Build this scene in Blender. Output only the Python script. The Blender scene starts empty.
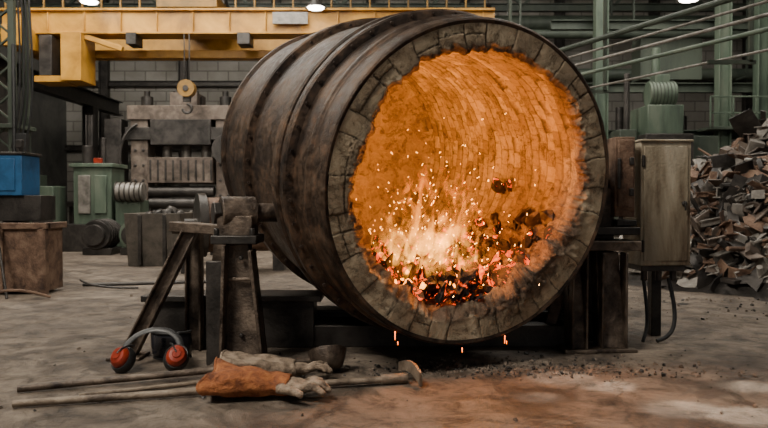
import bpy, bmesh, math, random, bisect
from mathutils import Vector, Matrix, Euler, noise
R = random.Random(7)
V = Vector
# ------------------------------------------------------------------ materials
def new_mat(name):
    m = bpy.data.materials.new(name); m.use_nodes = True
    nt = m.node_tree; nt.nodes.clear()
    out = nt.nodes.new('ShaderNodeOutputMaterial')
    b = nt.nodes.new('ShaderNodeBsdfPrincipled')
    nt.links.new(b.outputs[0], out.inputs[0])
    return m, nt, b, out
def ramp(nt, cols, poss):
    r = nt.nodes.new('ShaderNodeValToRGB'); e = r.color_ramp.elements
    while len(e) < len(cols): e.new(.5)
    for i, (c, p) in enumerate(zip(cols, poss)):
        e[i].position = p; e[i].color = (*c, 1)
    return r
def tex(nt, kind, scale, detail=6, rough=.6, dist=0, src=None, out='Object'):
    if src is None:
        tc = nt.nodes.new('ShaderNodeTexCoord'); src = tc.outputs[out]
    n = nt.nodes.new('ShaderNodeTexNoise' if kind == 'noise' else 'ShaderNodeTexVoronoi')
    n.inputs['Scale'].default_value = scale
    if kind == 'noise':
        n.inputs['Detail'].default_value = detail; n.inputs['Roughness'].default_value = rough
        n.inputs['Distortion'].default_value = dist
    nt.links.new(src, n.inputs['Vector'])
    return n
def mixn(nt, f, c1, c2, blend='MIX'):
    x = nt.nodes.new('ShaderNodeMix'); x.data_type = 'RGBA'; x.blend_type = blend
    for s, i in ((f, 0), (c1, 6), (c2, 7)):
        if isinstance(s, (int, float)): x.inputs[i].default_value = s
        elif isinstance(s, tuple): x.inputs[i].default_value = (*s, 1)
        else: nt.links.new(s, x.inputs[i])
    return x.outputs[2]
def mthn(nt, op, a, b_):
    x = nt.nodes.new('ShaderNodeMath'); x.operation = op
    for s, i in ((a, 0), (b_, 1)):
        if isinstance(s, (int, float)): x.inputs[i].default_value = s
        else: nt.links.new(s, x.inputs[i])
    return x.outputs[0]
def mat(name, c1, c2, c3=None, scale=4, rough=.7, metal=0.0, bump=.3, fine=40, streak=False, rvar=.15):
    m, nt, b, out = new_mat(name)
    tc = nt.nodes.new('ShaderNodeTexCoord'); src = tc.outputs['Object']
    if streak:
        mp = nt.nodes.new('ShaderNodeMapping'); mp.inputs['Scale'].default_value = (1, 1, .22)
        nt.links.new(src, mp.inputs[0]); src = mp.outputs[0]
    n = tex(nt, 'noise', scale, 7, .65, .4, src)
    cols = [c1, c2] + ([c3] if c3 else [])
    r = ramp(nt, cols, [.36, .62] if not c3 else [.34, .5, .64])
    nt.links.new(n.outputs[0], r.inputs[0])
    nt.links.new(r.outputs[0], b.inputs['Base Color'])
    b.inputs['Metallic'].default_value = metal
    f = tex(nt, 'noise', fine, 3, .6, 0, tc.outputs['Object'])
    mr = nt.nodes.new('ShaderNodeMapRange'); mr.inputs[3].default_value = rough - rvar; mr.inputs[4].default_value = min(1, rough + rvar)
    nt.links.new(n.outputs[0], mr.inputs[0]); nt.links.new(mr.outputs[0], b.inputs['Roughness'])
    bp = nt.nodes.new('ShaderNodeBump'); bp.inputs['Strength'].default_value = bump; bp.inputs['Distance'].default_value = .02
    nt.links.new(mthn(nt, 'ADD', n.outputs[0], f.outputs[0]), bp.inputs['Height']); nt.links.new(bp.outputs[0], b.inputs['Normal'])
    return m
def emis(name, col, s):
    m, nt, b, out = new_mat(name)
    b.inputs['Base Color'].default_value = (*col, 1)
    b.inputs['Emission Color'].default_value = (*col, 1); b.inputs['Emission Strength'].default_value = s
    return m

M = {}
M['shell2'] = mat('burnt_steel_dark', (.014, .010, .009), (.05, .034, .027), (.09, .065, .05), 5, .45, .6, .3, 60)
M['plate'] = mat('brown_machine_steel', (.06, .046, .037), (.12, .092, .073), (.19, .15, .12), 5, .5, .35, .15, 90)
M['rust'] = mat('rusty_steel', (.05, .028, .02), (.15, .088, .057), (.24, .155, .105), 7, .75, .2, .5, 50)
M['dsteel'] = mat('dark_steel', (.022, .020, .018), (.065, .057, .051), None, 5, .45, .5, .2, 50)
M['stand'] = mat('stand_steel', (.024, .016, .012), (.095, .070, .052), (.19, .145, .11), 9, .5, .4, .3, 70)
M['gsteel'] = mat('grey_steel', (.12, .11, .095), (.29, .265, .235), None, 6, .45, .45, .25, 50)
M['psteel'] = mat('pale_sheet', (.28, .26, .23), (.5, .47, .43), None, 5, .4, .35, .2, 50)
M['green'] = mat('green_paint', (.045, .062, .046), (.085, .118, .083), (.13, .155, .115), 3, .5, .1, .15, 40, True)
M['dgreen'] = mat('dark_green_paint', (.028, .038, .028), (.06, .074, .054), None, 3, .55, .1, .15, 40, True)
M['yellow'] = mat('crane_yellow', (.26, .12, .013), (.46, .22, .022), (.58, .30, .045), 1.5, .45, .05, .1, 30)
M['dyellow'] = mat('crane_yellow_dirty', (.12, .07, .018), (.28, .15, .03), None, 2, .6, .1, .1, 30)
M['blue'] = mat('blue_paint', (.01, .06, .15), (.025, .12, .28), None, 4, .45, .1, .1, 30)
M['redp'] = mat('red_paint', (.15, .014, .005), (.32, .032, .010), None, 12, .35, 0, .1, 60)
M['cab'] = mat('weathered_cabinet', (.09, .058, .034), (.27, .225, .155), (.40, .35, .265), 4.6, .6, .2, .3, 50, True)
M['rubber'] = mat('black_rubber', (.008, .008, .008), (.02, .02, .02), None, 20, .45, 0, .1, 80)
M['wood'] = mat('tool_steel', (.06, .042, .03), (.19, .145, .105), (.28, .225, .17), 9, .55, .3, .3, 80)
M['leather'] = mat('orange_leather', (.11, .030, .009), (.27, .085, .025), (.38, .14, .045), 18, .85, 0, .6, 90)
M['gleather'] = mat('grey_leather', (.09, .065, .045), (.25, .185, .13), (.36, .28, .205), 18, .85, 0, .6, 90)
M['conc'] = mat('rubble', (.08, .06, .045), (.2, .155, .12), None, 12, .9, 0, .5, 60)
M['lamp'] = emis('lamp_glass', (1, .93, .8), 26)
M['spark'] = emis('spark_glow', (1, .42, .07), 20)
M['drip'] = emis('molten_drip', (1, .16, .015), 7)
M['visor'] = mat('smoked_visor', (.01, .01, .012), (.025, .025, .03), None, 6, .12, 0, .02, 20, False, .03)

# ------------------------------------------------------------------ mesh builder
_b = bmesh.new(); bmesh.ops.create_icosphere(_b, subdivisions=2, radius=1)
ICO_V = [v.co.copy() for v in _b.verts]; ICO_F = [[v.index for v in f.verts] for f in _b.faces]; _b.free()
def basis(d, up=V((0, 0, 1))):
    d = d.normalized()
    if abs(d.dot(up)) > .99: up = V((1, 0, 0))
    x = d.cross(up).normalized(); y = x.cross(d).normalized()
    return x, y
class MB:
    def __init__(s): s.v = []; s.f = []; s.m = []; s.M = Matrix.Identity(4)
    def add(s, vs, fs, mi=0):
        o = len(s.v); s.v += [s.M @ V(v) for v in vs]
        s.f += [[i + o for i in f] for f in fs]; s.m += [mi] * len(fs)
    def box(s, c, sz, mi=0, rot=None):
        a, b, d = sz[0]/2, sz[1]/2, sz[2]/2
        vs = [V((x, y, z)) for x in (-a, a) for y in (-b, b) for z in (-d, d)]
        if rot is not None:
            mt = Euler(rot).to_matrix() if not isinstance(rot, Matrix) else rot
            vs = [mt @ v for v in vs]
        c = V(c)
        s.add([v + c for v in vs], [(0,1,3,2),(4,6,7,5),(0,4,5,1),(2,3,7,6),(0,2,6,4),(1,5,7,3)], mi)
    def bx(s, x0, x1, y0, y1, z0, z1, mi=0):
        s.box(((x0+x1)/2, (y0+y1)/2, (z0+z1)/2), (abs(x1-x0), abs(y1-y0), abs(z1-z0)), mi)
    def beam(s, p1, p2, w, h, mi=0):
        p1, p2 = V(p1), V(p2); d = p2 - p1; x, y = basis(d)
        mt = Matrix((x, d.normalized(), y)).transposed()
        s.box((p1+p2)/2, (w, d.length, h), mi, mt)
    def ibeam(s, p1, p2, w, h, t, mi=0):
        p1, p2 = V(p1), V(p2); d = p2 - p1; x, y = basis(d)
        mt = Matrix((x, d.normalized(), y)).transposed(); c = (p1+p2)/2
        s.box(c, (t, d.length, h-2*t), mi, mt)
        for k in (-1, 1): s.box(c + y*k*(h/2 - t/2), (w, d.length, t), mi, mt)
    def cyl(s, p1, p2, r1, r2=None, seg=16, mi=0, caps=True):
        if r2 is None: r2 = r1
        p1, p2 = V(p1), V(p2); x, y = basis(p2 - p1); vs = []
        for p, r in ((p1, r1), (p2, r2)):
            for i in range(seg):
                a = 2*math.pi*i/seg; vs.append(p + x*r*math.cos(a) + y*r*math.sin(a))
        fs = [(i, (i+1) % seg, seg+(i+1) % seg, seg+i) for i in range(seg)]
        if caps: fs += [list(range(seg))[::-1], list(range(seg, 2*seg))]
        s.add(vs, fs, mi)
    def tube(s, pts, r, seg=10, mi=0, flat=1.0):
        pts = [V(p) for p in pts]; vs = []; n = len(pts); rr = r if isinstance(r, (list, tuple)) else [r]*n
        px = None
        for k, p in enumerate(pts):
            d = (pts[min(k+1, n-1)] - pts[max(k-1, 0)]).normalized()
            if px is None: x, y = basis(d)
            else:
                x = (px - d*px.dot(d)).normalized(); y = x.cross(d)
            px = x
            for i in range(seg):
                a = 2*math.pi*i/seg; vs.append(p + (x*math.cos(a) + y*math.sin(a)*flat)*rr[k])
        fs = [(k*seg+i, k*seg+(i+1) % seg, (k+1)*seg+(i+1) % seg, (k+1)*seg+i) for k in range(n-1) for i in range(seg)]
        fs += [list(range(seg))[::-1], list(range((n-1)*seg, n*seg))]
        s.add(vs, fs, mi)
    def lathe(s, prof, seg=96, mi=0, axis='y', c=(0, 0, 0)):
        c = V(c); vs = []
        for (r, y) in prof:
            for i in range(seg):
                a = 2*math.pi*i/seg; u, w = r*math.cos(a), r*math.sin(a)
                p = V((u, y, w)) if axis == 'y' else (V((u, w, y)) if axis == 'z' else V((y, u, w)))
                vs.append(c + p)
        n = len(prof)
        fs = [(k*seg+i, k*seg+(i+1) % seg, (k+1)*seg+(i+1) % seg, (k+1)*seg+i) for k in range(n-1) for i in range(seg)]
        s.add(vs, fs, mi)
    def rock(s, c, r, mi=0, sq=(1, 1, 1), rough=.45):
        c = V(c); o = V((R.uniform(-99, 99), R.uniform(-99, 99), R.uniform(-99, 99)))
        mt = Euler((R.uniform(0, 6), R.uniform(0, 6), R.uniform(0, 6))).to_matrix()
        vs = []
        for v in ICO_V:
            k = 1 + rough*(noise.noise(v*1.3 + o) + .5*noise.noise(v*3 + o))
            q = mt @ V((v.x*sq[0], v.y*sq[1], v.z*sq[2])); vs.append(c + q*r*k)
        s.add(vs, ICO_F, mi)
    def blob(s, c, rad, mi=0, mt=None):
        vs = [V((v.x*rad[0], v.y*rad[1], v.z*rad[2])) for v in ICO_V]
        if mt is not None: vs = [mt @ v for v in vs]
        s.add([v + V(c) for v in vs], ICO_F, mi)
    def build(s, name, mats, bevel=0, parent=None, angle=35, smooth=True, mw=None):
        me = bpy.data.meshes.new(name); me.from_pydata([tuple(v) for v in s.v], [], s.f)
        for m in mats: me.materials.append(m)
        me.polygons.foreach_set('material_index', s.m)
        bm = bmesh.new(); bm.from_mesh(me); bmesh.ops.recalc_face_normals(bm, faces=bm.faces); bm.to_mesh(me); bm.free()
        if smooth:
            me.polygons.foreach_set('use_smooth', [True]*len(me.polygons)); me.set_sharp_from_angle(angle=math.radians(angle))
        me.update()
        ob = bpy.data.objects.new(name, me); bpy.context.scene.collection.objects.link(ob)
        if bevel:
            bv = ob.modifiers.new('bevel', 'BEVEL'); bv.width = bevel; bv.segments = 2; bv.limit_method = 'ANGLE'; bv.angle_limit = math.radians(50)
        if mw is not None: ob.matrix_world = mw
        if parent: ob.parent = parent
        return ob
def empty(name):
    e = bpy.data.objects.new(name, None); bpy.context.scene.collection.objects.link(e); e.empty_display_size = .2; return e

# ------------------------------------------------------------------ room shell
def floor_material():
    m, nt, b, out = new_mat('dirty_concrete_floor')
    tc = nt.nodes.new('ShaderNodeTexCoord'); o = tc.outputs['Object']
    n1 = tex(nt, 'noise', .9, 9, .70, 1.0, o); n2 = tex(nt, 'noise', 5, 10, .8, .6, o); n3 = tex(nt, 'noise', 70, 4, .7, 0, o); n4 = tex(nt, 'noise', 2.3, 8, .72, 1.2, o)
    r1 = ramp(nt, [(.085, .064, .048), (.165, .128, .096), (.235, .187, .142), (.31, .255, .20)], [.32, .46, .56, .7])
    r2 = ramp(nt, [(.32, .29, .26), (.85, .85, .85), (1.1, 1.1, 1.1)], [.38, .5, .62])
    r4 = ramp(nt, [(.36, .33, .30), (1, 1, 1)], [.41, .51])
    nt.links.new(n1.outputs[0], r1.inputs[0]); nt.links.new(n2.outputs[0], r2.inputs[0]); nt.links.new(n4.outputs[0], r4.inputs[0])
    c = mixn(nt, 1.0, r1.outputs[0], r2.outputs[0], 'MULTIPLY'); c = mixn(nt, .8, c, r4.outputs[0], 'MULTIPLY')
    wn = tex(nt, 'noise', 2.2, 6, .7, 0, o)
    wv = mixn(nt, .3, o, wn.outputs['Color'])
    vo = nt.nodes.new('ShaderNodeTexVoronoi'); vo.feature = 'DISTANCE_TO_EDGE'; vo.inputs['Scale'].default_value = .8
    nt.links.new(wv, vo.inputs['Vector'])
    rc = ramp(nt, [(.35, .33, .3), (1, 1, 1)], [.0, .008]); nt.links.new(vo.outputs['Distance'], rc.inputs[0])
    c = mixn(nt, .6, c, rc.outputs[0], 'MULTIPLY')
    nt.links.new(c, b.inputs['Base Color'])
    mr = nt.nodes.new('ShaderNodeMapRange'); mr.inputs[1].default_value = .35; mr.inputs[2].default_value = .65
    mr.inputs[3].default_value = .42; mr.inputs[4].default_value = .9
    nt.links.new(n4.outputs[0], mr.inputs[0]); nt.links.new(mr.outputs[0], b.inputs['Roughness'])
    h = mthn(nt, 'ADD', n2.outputs[0], mthn(nt, 'MULTIPLY', n3.outputs[0], .4)); h = mthn(nt, 'ADD', h, mthn(nt, 'MULTIPLY', rc.outputs[0], .3))
    bp = nt.nodes.new('ShaderNodeBump'); bp.inputs['Strength'].default_value = .9; bp.inputs['Distance'].default_value = .03
    nt.links.new(h, bp.inputs['Height']); nt.links.new(bp.outputs[0], b.inputs['Normal'])
    return m
def block_wall(name, c1, c2, mort, rot):
    m, nt, b, out = new_mat(name)
    tc = nt.nodes.new('ShaderNodeTexCoord'); mp = nt.nodes.new('ShaderNodeMapping'); mp.inputs['Rotation'].default_value = rot
    nt.links.new(tc.outputs['Object'], mp.inputs[0])
    br = nt.nodes.new('ShaderNodeTexBrick'); br.inputs['Scale'].default_value = 1
    br.inputs['Brick Width'].default_value = .62; br.inputs['Row Height'].default_value = .3; br.inputs['Mortar Size'].default_value = .018
    br.inputs['Color1'].default_value = (*c1, 1); br.inputs['Color2'].default_value = (*c2, 1); br.inputs['Mortar'].default_value = (*mort, 1)
    nt.links.new(mp.outputs[0], br.inputs[0])
    n = tex(nt, 'noise', .5, 8, .65, .5, tc.outputs['Object'])
    r = ramp(nt, [(.55, .53, .5), (1, 1, 1)], [.35, .62]); nt.links.new(n.outputs[0], r.inputs[0])
    c = mixn(nt, .9, br.outputs[0], r.outputs[0], 'MULTIPLY'); nt.links.new(c, b.inputs['Base Color'])
    b.inputs['Roughness'].default_value = .9
    return m
def shell_material():
    m, nt, b, out = new_mat('scorched_drum_steel')
    tc = nt.nodes.new('ShaderNodeTexCoord'); o = tc.outputs['Object']
    n1 = tex(nt, 'noise', 2.6, 10, .72, .8, o); n2 = tex(nt, 'noise', 16, 8, .75, .3, o); n3 = tex(nt, 'noise', 90, 3, .6, 0, o)
    r1 = ramp(nt, [(.020, .014, .011), (.055, .037, .027), (.105, .068, .045), (.15, .115, .088)], [.37, .47, .57, .70]); nt.links.new(n1.outputs[0], r1.inputs[0])
    r2 = ramp(nt, [(.38, .35, .33), (1, 1, 1), (1.5, 1.22, 1.0)], [.37, .52, .67]); nt.links.new(n2.outputs[0], r2.inputs[0])
    c = mixn(nt, 1.0, r1.outputs[0], r2.outputs[0], 'MULTIPLY'); nt.links.new(c, b.inputs['Base Color'])
    b.inputs['Metallic'].default_value = .55
    mr = nt.nodes.new('ShaderNodeMapRange'); mr.inputs[1].default_value = .35; mr.inputs[2].default_value = .65; mr.inputs[3].default_value = .28; mr.inputs[4].default_value = .68
    nt.links.new(n2.outputs[0], mr.inputs[0]); nt.links.new(mr.outputs[0], b.inputs['Roughness'])
    bp = nt.nodes.new('ShaderNodeBump'); bp.inputs['Strength'].default_value = .6; bp.inputs['Distance'].default_value = .008
    nt.links.new(mthn(nt, 'ADD', n2.outputs[0], mthn(nt, 'MULTIPLY', n3.outputs[0], .5)), bp.inputs['Height']); nt.links.new(bp.outputs[0], b.inputs['Normal'])
    return m
M['shell'] = shell_material()
XL, XR, YB, YF, ZC = -9.5, 12, 21, -4, 7.6
g = MB(); g.bx(XL, XR, YF, YB, -.2, 0); g.build('floor', [floor_material()], smooth=False)
wm = block_wall('block_wall_back', (.30, .285, .255), (.37, .35, .315), (.18, .17, .15), (math.radians(90), 0, 0))
g = MB(); g.bx(XL, XR, YB, YB+.2, 0, ZC); g.build('wall_back', [wm], smooth=False)
ws = mat('side_wall', (.07, .07, .065), (.15, .145, .13), None, 1.2, .9, 0, .2)
g = MB(); g.bx(XL-.2, XL, YF, YB, 0, ZC)
g.build('wall_left', [ws], smooth=False)
g = MB(); g.bx(XR, XR+.2, YF, YB, 0, ZC); g.build('wall_right', [ws], smooth=False)
g = MB(); g.bx(XL, XR, YF, YB, ZC, ZC+.2); g.build('ceiling', [mat('roof_sheet', (.03, .03, .03), (.07, .068, .06), None, 2, .8)], smooth=False)
g = MB()
for x in (-8.3, -5.95, -3.2, -.4, 2.4, 5.2, 8.0, 10.8):
    g.ibeam((x, YB-.16, 0), (x, YB-.16, ZC), .22, .26, .03)
for z in (2.5, 4.4, 6.0): g.ibeam((XL, YB-.12, z), (XR, YB-.12, z), .14, .16, .02)
g.build('trim_wall_framing', [M['dsteel']], .006)
g = MB()
for y in (6.0, 10.0, 14.5, 18.5):
    for z in (6.0, 7.2): g.ibeam((XL, y, z), (XR, y, z), .16, .2, .02)
    n = 18
    for i in range(n):
        x0 = XL + (XR-XL)*i/n; x1 = XL + (XR-XL)*(i+1)/n
        g.beam((x0, y, 6.05 if i % 2 else 7.15), (x1, y, 7.15 if i % 2 else 6.05), .07, .07)
truss = g.build('roof_truss', [M['dgreen']])

# ------------------------------------------------------------------ furnace frame
yA = V((-.40, .905, .15)).normalized(); xA = yA.cross(V((0, 0, 1))).normalized(); zA = xA.cross(yA).normalized()
C0 = V((.505, 3.75, 1.018)); SC = .95
FM = Matrix.Translation(C0) @ Matrix((xA, yA, zA)).transposed().to_4x4() @ Matrix.Scale(SC, 4)
furn = empty('melting_furnace')
g = MB()
prof = [(.897, .03), (.897, -.004), (.915, -.010), (.925, -.004), (.93, .01), (.938, .17), (.945, .178), (.953, .182), (.957, .19), (.957, .215), (.952, .225), (.942, .23),
        (.942, .26), (.95, .30), (.955, .42), (1.0, .43), (1.01, .44), (1.01, .51), (1.0, .52), (.965, .525), (.965, .565), (1.005, .57), (1.017, .58), (1.017, .66), (1.005, .672), (.985, .675),
        (.985, 1.35), (1.025, 1.355), (1.035, 1.365), (1.035, 1.50), (1.025, 1.51), (.985, 1.515), (.985, 2.22), (1.01, 2.23), (1.01, 2.28), (.98, 2.3), (.90, 2.42), (.6, 2.52), (.0001, 2.54)]
g.lathe(prof, 180, 0)
for k, (r, y, n) in enumerate([(.98, .43, 44), (1.005, 1.355, 40), (.925, .178, 60)]):
    for i in range(n):
        a = 2*math.pi*i/n; h_ = .011 if k < 2 else .006
        p = V((math.cos(a)*r, y-.02, math.sin(a)*r)); g.cyl(p, p+V((0, .025, 0)), h_, h_, 6, 1)
g.build('drum_shell', [M['shell'], M['shell2']], 0, furn, 28, mw=FM)
# lining
def sm(a, b, x):
    t = max(0, min(1, (x-a)/(b-a))); return t*t*(3-2*t)
N = 900; NB = 34; NI = 46
rj = [R.random() for _ in range(6000)]
fs_steps = 26; LY = 2.05; crs = .080; per = 9; nin = int(LY/crs*per)
def buildup(a):
    d = math.atan2(math.sin(a+.75), math.cos(a+.75)); return math.exp(-(d/.62)**2)
def rinf(a):
    u = V((math.cos(a)*2, math.sin(a)*2, 0))
    r = .752 + .028*noise.noise(u*1.1+V((3, 1, 0))) + .024*noise.noise(u*3.5) + .018*noise.noise(u*9) + .012*noise.noise(u*25)
    d2 = math.atan2(math.sin(a-2.75), math.cos(a-2.75)); r -= .035*math.exp(-(d2/.3)**2)
    r -= .068*buildup(a)
    return r
def fbm(q): return noise.noise(q) + .5*noise.noise(q*2.1) + .25*noise.noise(q*4.3)
def fbm2(q): return noise.noise(q) + .6*noise.noise(q*2.1) + .4*noise.noise(q*4.3) + .3*noise.noise(q*8.7)
bnd = []; acc = 0
wts = [.7+.8*rj[i+500] for i in range(NB)]; tot = sum(wts)
for wv_ in wts: bnd.append(acc/tot); acc += wv_
bnd.append(1.0)
verts = []; jit = []; joint = []; heat = []; slag = []
for j in range(fs_steps + nin + 10):
    for i in range(N):
        a = 2*math.pi*i/N; ca, sa = math.cos(a), math.sin(a); rin = rinf(a); bu = buildup(a)
        if j < fs_steps:
            t = j/(fs_steps-1); r = .897 + (rin-.897)*t
            tt_ = (a/(2*math.pi) + .003*noise.noise(V((ca*4, sa*4, r*9)))) % 1.0
            bi = min(NB-1, bisect.bisect_right(bnd, tt_)-1); de = min(tt_-bnd[bi], bnd[bi+1]-tt_)*2*math.pi*r
            rl = .80+.05*rj[bi+200]; two = rj[bi+100] > .55
            dr = abs(r-rl) if two else 1
            jt = 1 if (de < .0035 or dr < .0032) else 0
            rv = rj[bi*2+(1 if two and r < rl else 0)]; y = -.004 + .012*(rv-.5) + jt*.007
            ed = sm(.6, 1, t+.3*noise.noise(V((ca*6, sa*6, 3))))
            y += .006*fbm(V((ca*r*6, sa*r*6, 1))) + .018*ed*fbm2(V((ca*r*16, sa*r*16, 7)))
            y += .045*max(0, t-.80)*5*(.3+1.0*abs(noise.noise(V((ca*7, sa*7, 9)))))*(1-bu)
            y -= bu*.020*t*(1+fbm2(V((ca*r*13, sa*r*13, 5))))
            h = .05*sm(.9, 1, t); sl = sm(.68, 1.0, t+.35*bu+.4*noise.noise(V((ca*3.3, sa*3.3, 4)))+.2*noise.noise(V((ca*12, sa*12, r*12))))*.92
            verts.append((ca*r, y, sa*r)); jit.append(rv); joint.append(jt*(1-.7*sl)); heat.append(h); slag.append(sl)
        elif j < fs_steps + nin:
            k = j - fs_steps + 1; y = .03 + LY*k/nin
            rr = .775; q = V((ca*rr*4, y*4, sa*rr*4))
            yw = y + .014*noise.noise(q*.8); ci = int(yw/crs); fy = (yw/crs) % 1; fb = a/(2*math.pi)*NI + (ci % 2)*.5 + rj[ci+40]*.5 + .08*noise.noise(q*2); bi = int(fb) % NI; fr = fb % 1
            jn = .5+.5*noise.noise(q*1.7+V((4, 4, 4)))
            jt = (1 if fy < .12 else (.7 if fr < .05 else 0))*min(1, .3+1.2*jn)
            rv = rj[(ci*NI+bi) % 6000]
            bl = sm(.0, .16, y); r = rin + (rr-rin)*bl
            r += jt*.005*bl + (rv-.5)*.008*bl + (.024 if rv > .97 else 0)
            r += .018*noise.noise(q) + .010*fbm2(q*3.6)*(1.5-bl) + .004*noise.noise(q*12)
            low = sm(.15, -.75, sa)
            r -= .05*low*(1-sm(.5, 1.4, y))*(1+noise.noise(q*2.2)) + .03*bu*(1-bl)
            d = math.atan2(math.sin(a+.66), math.cos(a+.66)); cool = math.exp(-(d/.60)**2)*(1-sm(.45, 1.3, y))
            r -= .035*cool*(.5+fbm2(q*2.8))
            h = sm(.02, .60, y+.14*noise.noise(q*1.2))*(.36+.66*sm(.35, 1.3, y)); h *= (1-.94*cool)
            lft = sm(.6, -.7, ca); h = h*(.92+.95*lft)
            tp = sm(.2, .9, sa); h += .10*tp*sm(.05, .3, y)
            soot = fbm(V((ca*rr*1.9, y*2.2, sa*rr*1.9))+V((7, 7, 7)))
            h *= max(.3, 1.0+.70*soot)
            h *= .80+.40*rv
            verts.append((ca*r, y, sa*r)); jit.append(rv); joint.append(float(jt)*(1-.7*max(cool, 1-bl))); heat.append(max(0, h)); slag.append(max(cool*.95, 1-sm(.0, .16, y+.08*noise.noise(q*1.5)), low*.6))
        else:
            k = (j - fs_steps - nin + 1)/10; r = .775*(1-k)+.0005
            q = V((ca*r*5, 2, sa*r*5)); y = .03+LY + .12*math.sin(k*1.57) + .02*noise.noise(q*2)
            h = 1.0+.8*fbm(q*.5) + .5*sm(.3, -.7, ca*(1-k))
            verts.append((ca*r, y, sa*r)); jit.append(.5+.4*noise.noise(q*2)); joint.append(0.); heat.append(max(.3, h)); slag.append(.3)
nr = fs_steps+nin+10
faces = [(k*N+i, (k+1)*N+i, (k+1)*N+(i+1) % N, k*N+(i+1) % N) for k in range(nr-1) for i in range(N)]
me = bpy.data.meshes.new('refractory_lining'); me.from_pydata(verts, [], faces)
for nm, arr in (('jit', jit), ('joint', joint), ('heat', heat), ('slag', slag)):
    at = me.attributes.new(nm, 'FLOAT', 'POINT'); at.data.foreach_set('value', arr)
me.polygons.foreach_set('use_smooth', [True]*len(me.polygons))
lin = bpy.data.objects.new('refractory_lining', me); bpy.context.scene.collection.objects.link(lin); lin.matrix_world = FM; lin.parent = furn
m, nt, b, out = new_mat('refractory_brick')
def A(n):
    x = nt.nodes.new('ShaderNodeAttribute'); x.attribute_name = n; return x.outputs['Fac']
def mixc(f, c1, c2, blend='MIX'): return mixn(nt, f, c1, c2, blend)
def mth(op, a, b_): return mthn(nt, op, a, b_)
o = nt.nodes.new('ShaderNodeTexCoord').outputs['Object']
rb = ramp(nt, [(.28, .21, .135), (.42, .335, .225), (.55, .455, .32)], [0, .5, 1]); nt.links.new(A('jit'), rb.inputs[0])
n1 = tex(nt, 'noise', 8, 9, .78, .5, o); rn = ramp(nt, [(.28, .24, .20), (.85, .83, .8), (1.1, 1.1, 1.1)], [.38, .47, .62]); nt.links.new(n1.outputs[0], rn.inputs[0])
c = mixc(.95, rb.outputs[0], rn.outputs[0], 'MULTIPLY')
n2 = tex(nt, 'noise', 22, 6, .75, 0, o); rs = ramp(nt, [(.035, .022, .015), (.13, .082, .052), (.25, .17, .115)], [.35, .5, .67]); nt.links.new(n2.outputs[0], rs.inputs[0])
wn = tex(nt, 'noise', 5, 8, .75, 0, o); wv = mixc(.35, o, wn.outputs['Color'])
vo = nt.nodes.new('ShaderNodeTexVoronoi'); vo.feature = 'DISTANCE_TO_EDGE'; vo.inputs['Scale'].default_value = 4.0; nt.links.new(wv, vo.inputs['Vector'])
cr_ = ramp(nt, [(1, 1, 1), (0, 0, 0)], [0.0, .018]); nt.links.new(vo.outputs['Distance'], cr_.inputs[0])
crk = mth('MULTIPLY', cr_.outputs[0], mth('GREATER_THAN', n1.outputs[0], .48))
c = mixc(A('slag'), c, rs.outputs[0]); dk = mth('MAXIMUM', mth('MULTIPLY', A('joint'), .75), mth('MULTIPLY', crk, .6)); c = mixc(dk, c, (.045, .03, .02))
nt.links.new(c, b.inputs['Base Color']); b.inputs['Roughness'].default_value = .92
re = ramp(nt, [(0, 0, 0), (.35, .036, .002), (1, .18, .010), (1, .33, .030), (1, .52, .10)], [0, .16, .44, .78, 1])
n3 = tex(nt, 'noise', 7, 9, .8, .7, o); nr3 = nt.nodes.new('ShaderNodeMapRange'); nr3.inputs[1].default_value = .32; nr3.inputs[2].default_value = .66; nr3.inputs[3].default_value = .42; nr3.inputs[4].default_value = 1.4
nt.links.new(n3.outputs[0], nr3.inputs[0]); hv = mth('MULTIPLY', A('heat'), nr3.outputs[0])
hv = mth('MULTIPLY', hv, mth('SUBTRACT', 1.0, mth('MAXIMUM', mth('MULTIPLY', A('joint'), .72), mth('MULTIPLY', crk, .3))))
nt.links.new(hv, re.inputs[0]); nt.links.new(re.outputs[0], b.inputs['Emission Color'])
nt.links.new(mth('MULTIPLY', hv, 4.3), b.inputs['Emission Strength'])
bp = nt.nodes.new('ShaderNodeBump'); bp.inputs['Strength'].default_value = 1.0; bp.inputs['Distance'].default_value = .018
nt.links.new(mth('SUBTRACT', mth('ADD', n1.outputs[0], mth('MULTIPLY', n2.outputs[0], 1.3)), mth('MULTIPLY', crk, .3)), bp.inputs['Height']); nt.links.new(bp.outputs[0], b.inputs['Normal'])
me.materials.append(m)
# coals
m, nt, b, out = new_mat('burning_charge')
n1 = tex(nt, 'noise', 9, 6, .7, .6); rr_ = ramp(nt, [(.010, .007, .006), (.06, .038, .03)], [.35, .7]); nt.links.new(n1.outputs[0], rr_.inputs[0])
nt.links.new(rr_.outputs[0], b.inputs['Base Color']); b.inputs['Roughness'].default_value = .85
n2 = tex(nt, 'noise', 8, 6, .65, 1.6); re = ramp(nt, [(0, 0, 0), (.8, .06, .003), (1, .25, .02)], [.55, .62, .74]); nt.links.new(n2.outputs[0], re.inputs[0])
nt.links.new(re.outputs[0], b.inputs['Emission Color']); b.inputs['Emission Strength'].default_value = 4
bp = nt.nodes.new('ShaderNodeBump'); bp.inputs['Strength'].default_value = .9; bp.inputs['Distance'].default_value = .03
nt.links.new(n1.outputs[0], bp.inputs['Height']); nt.links.new(bp.outputs[0], b.inputs['Normal'])
M['coal'] = m
M['hot'] = emis('hot_core', (1, .34, .03), 6)
g = MB()
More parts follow.
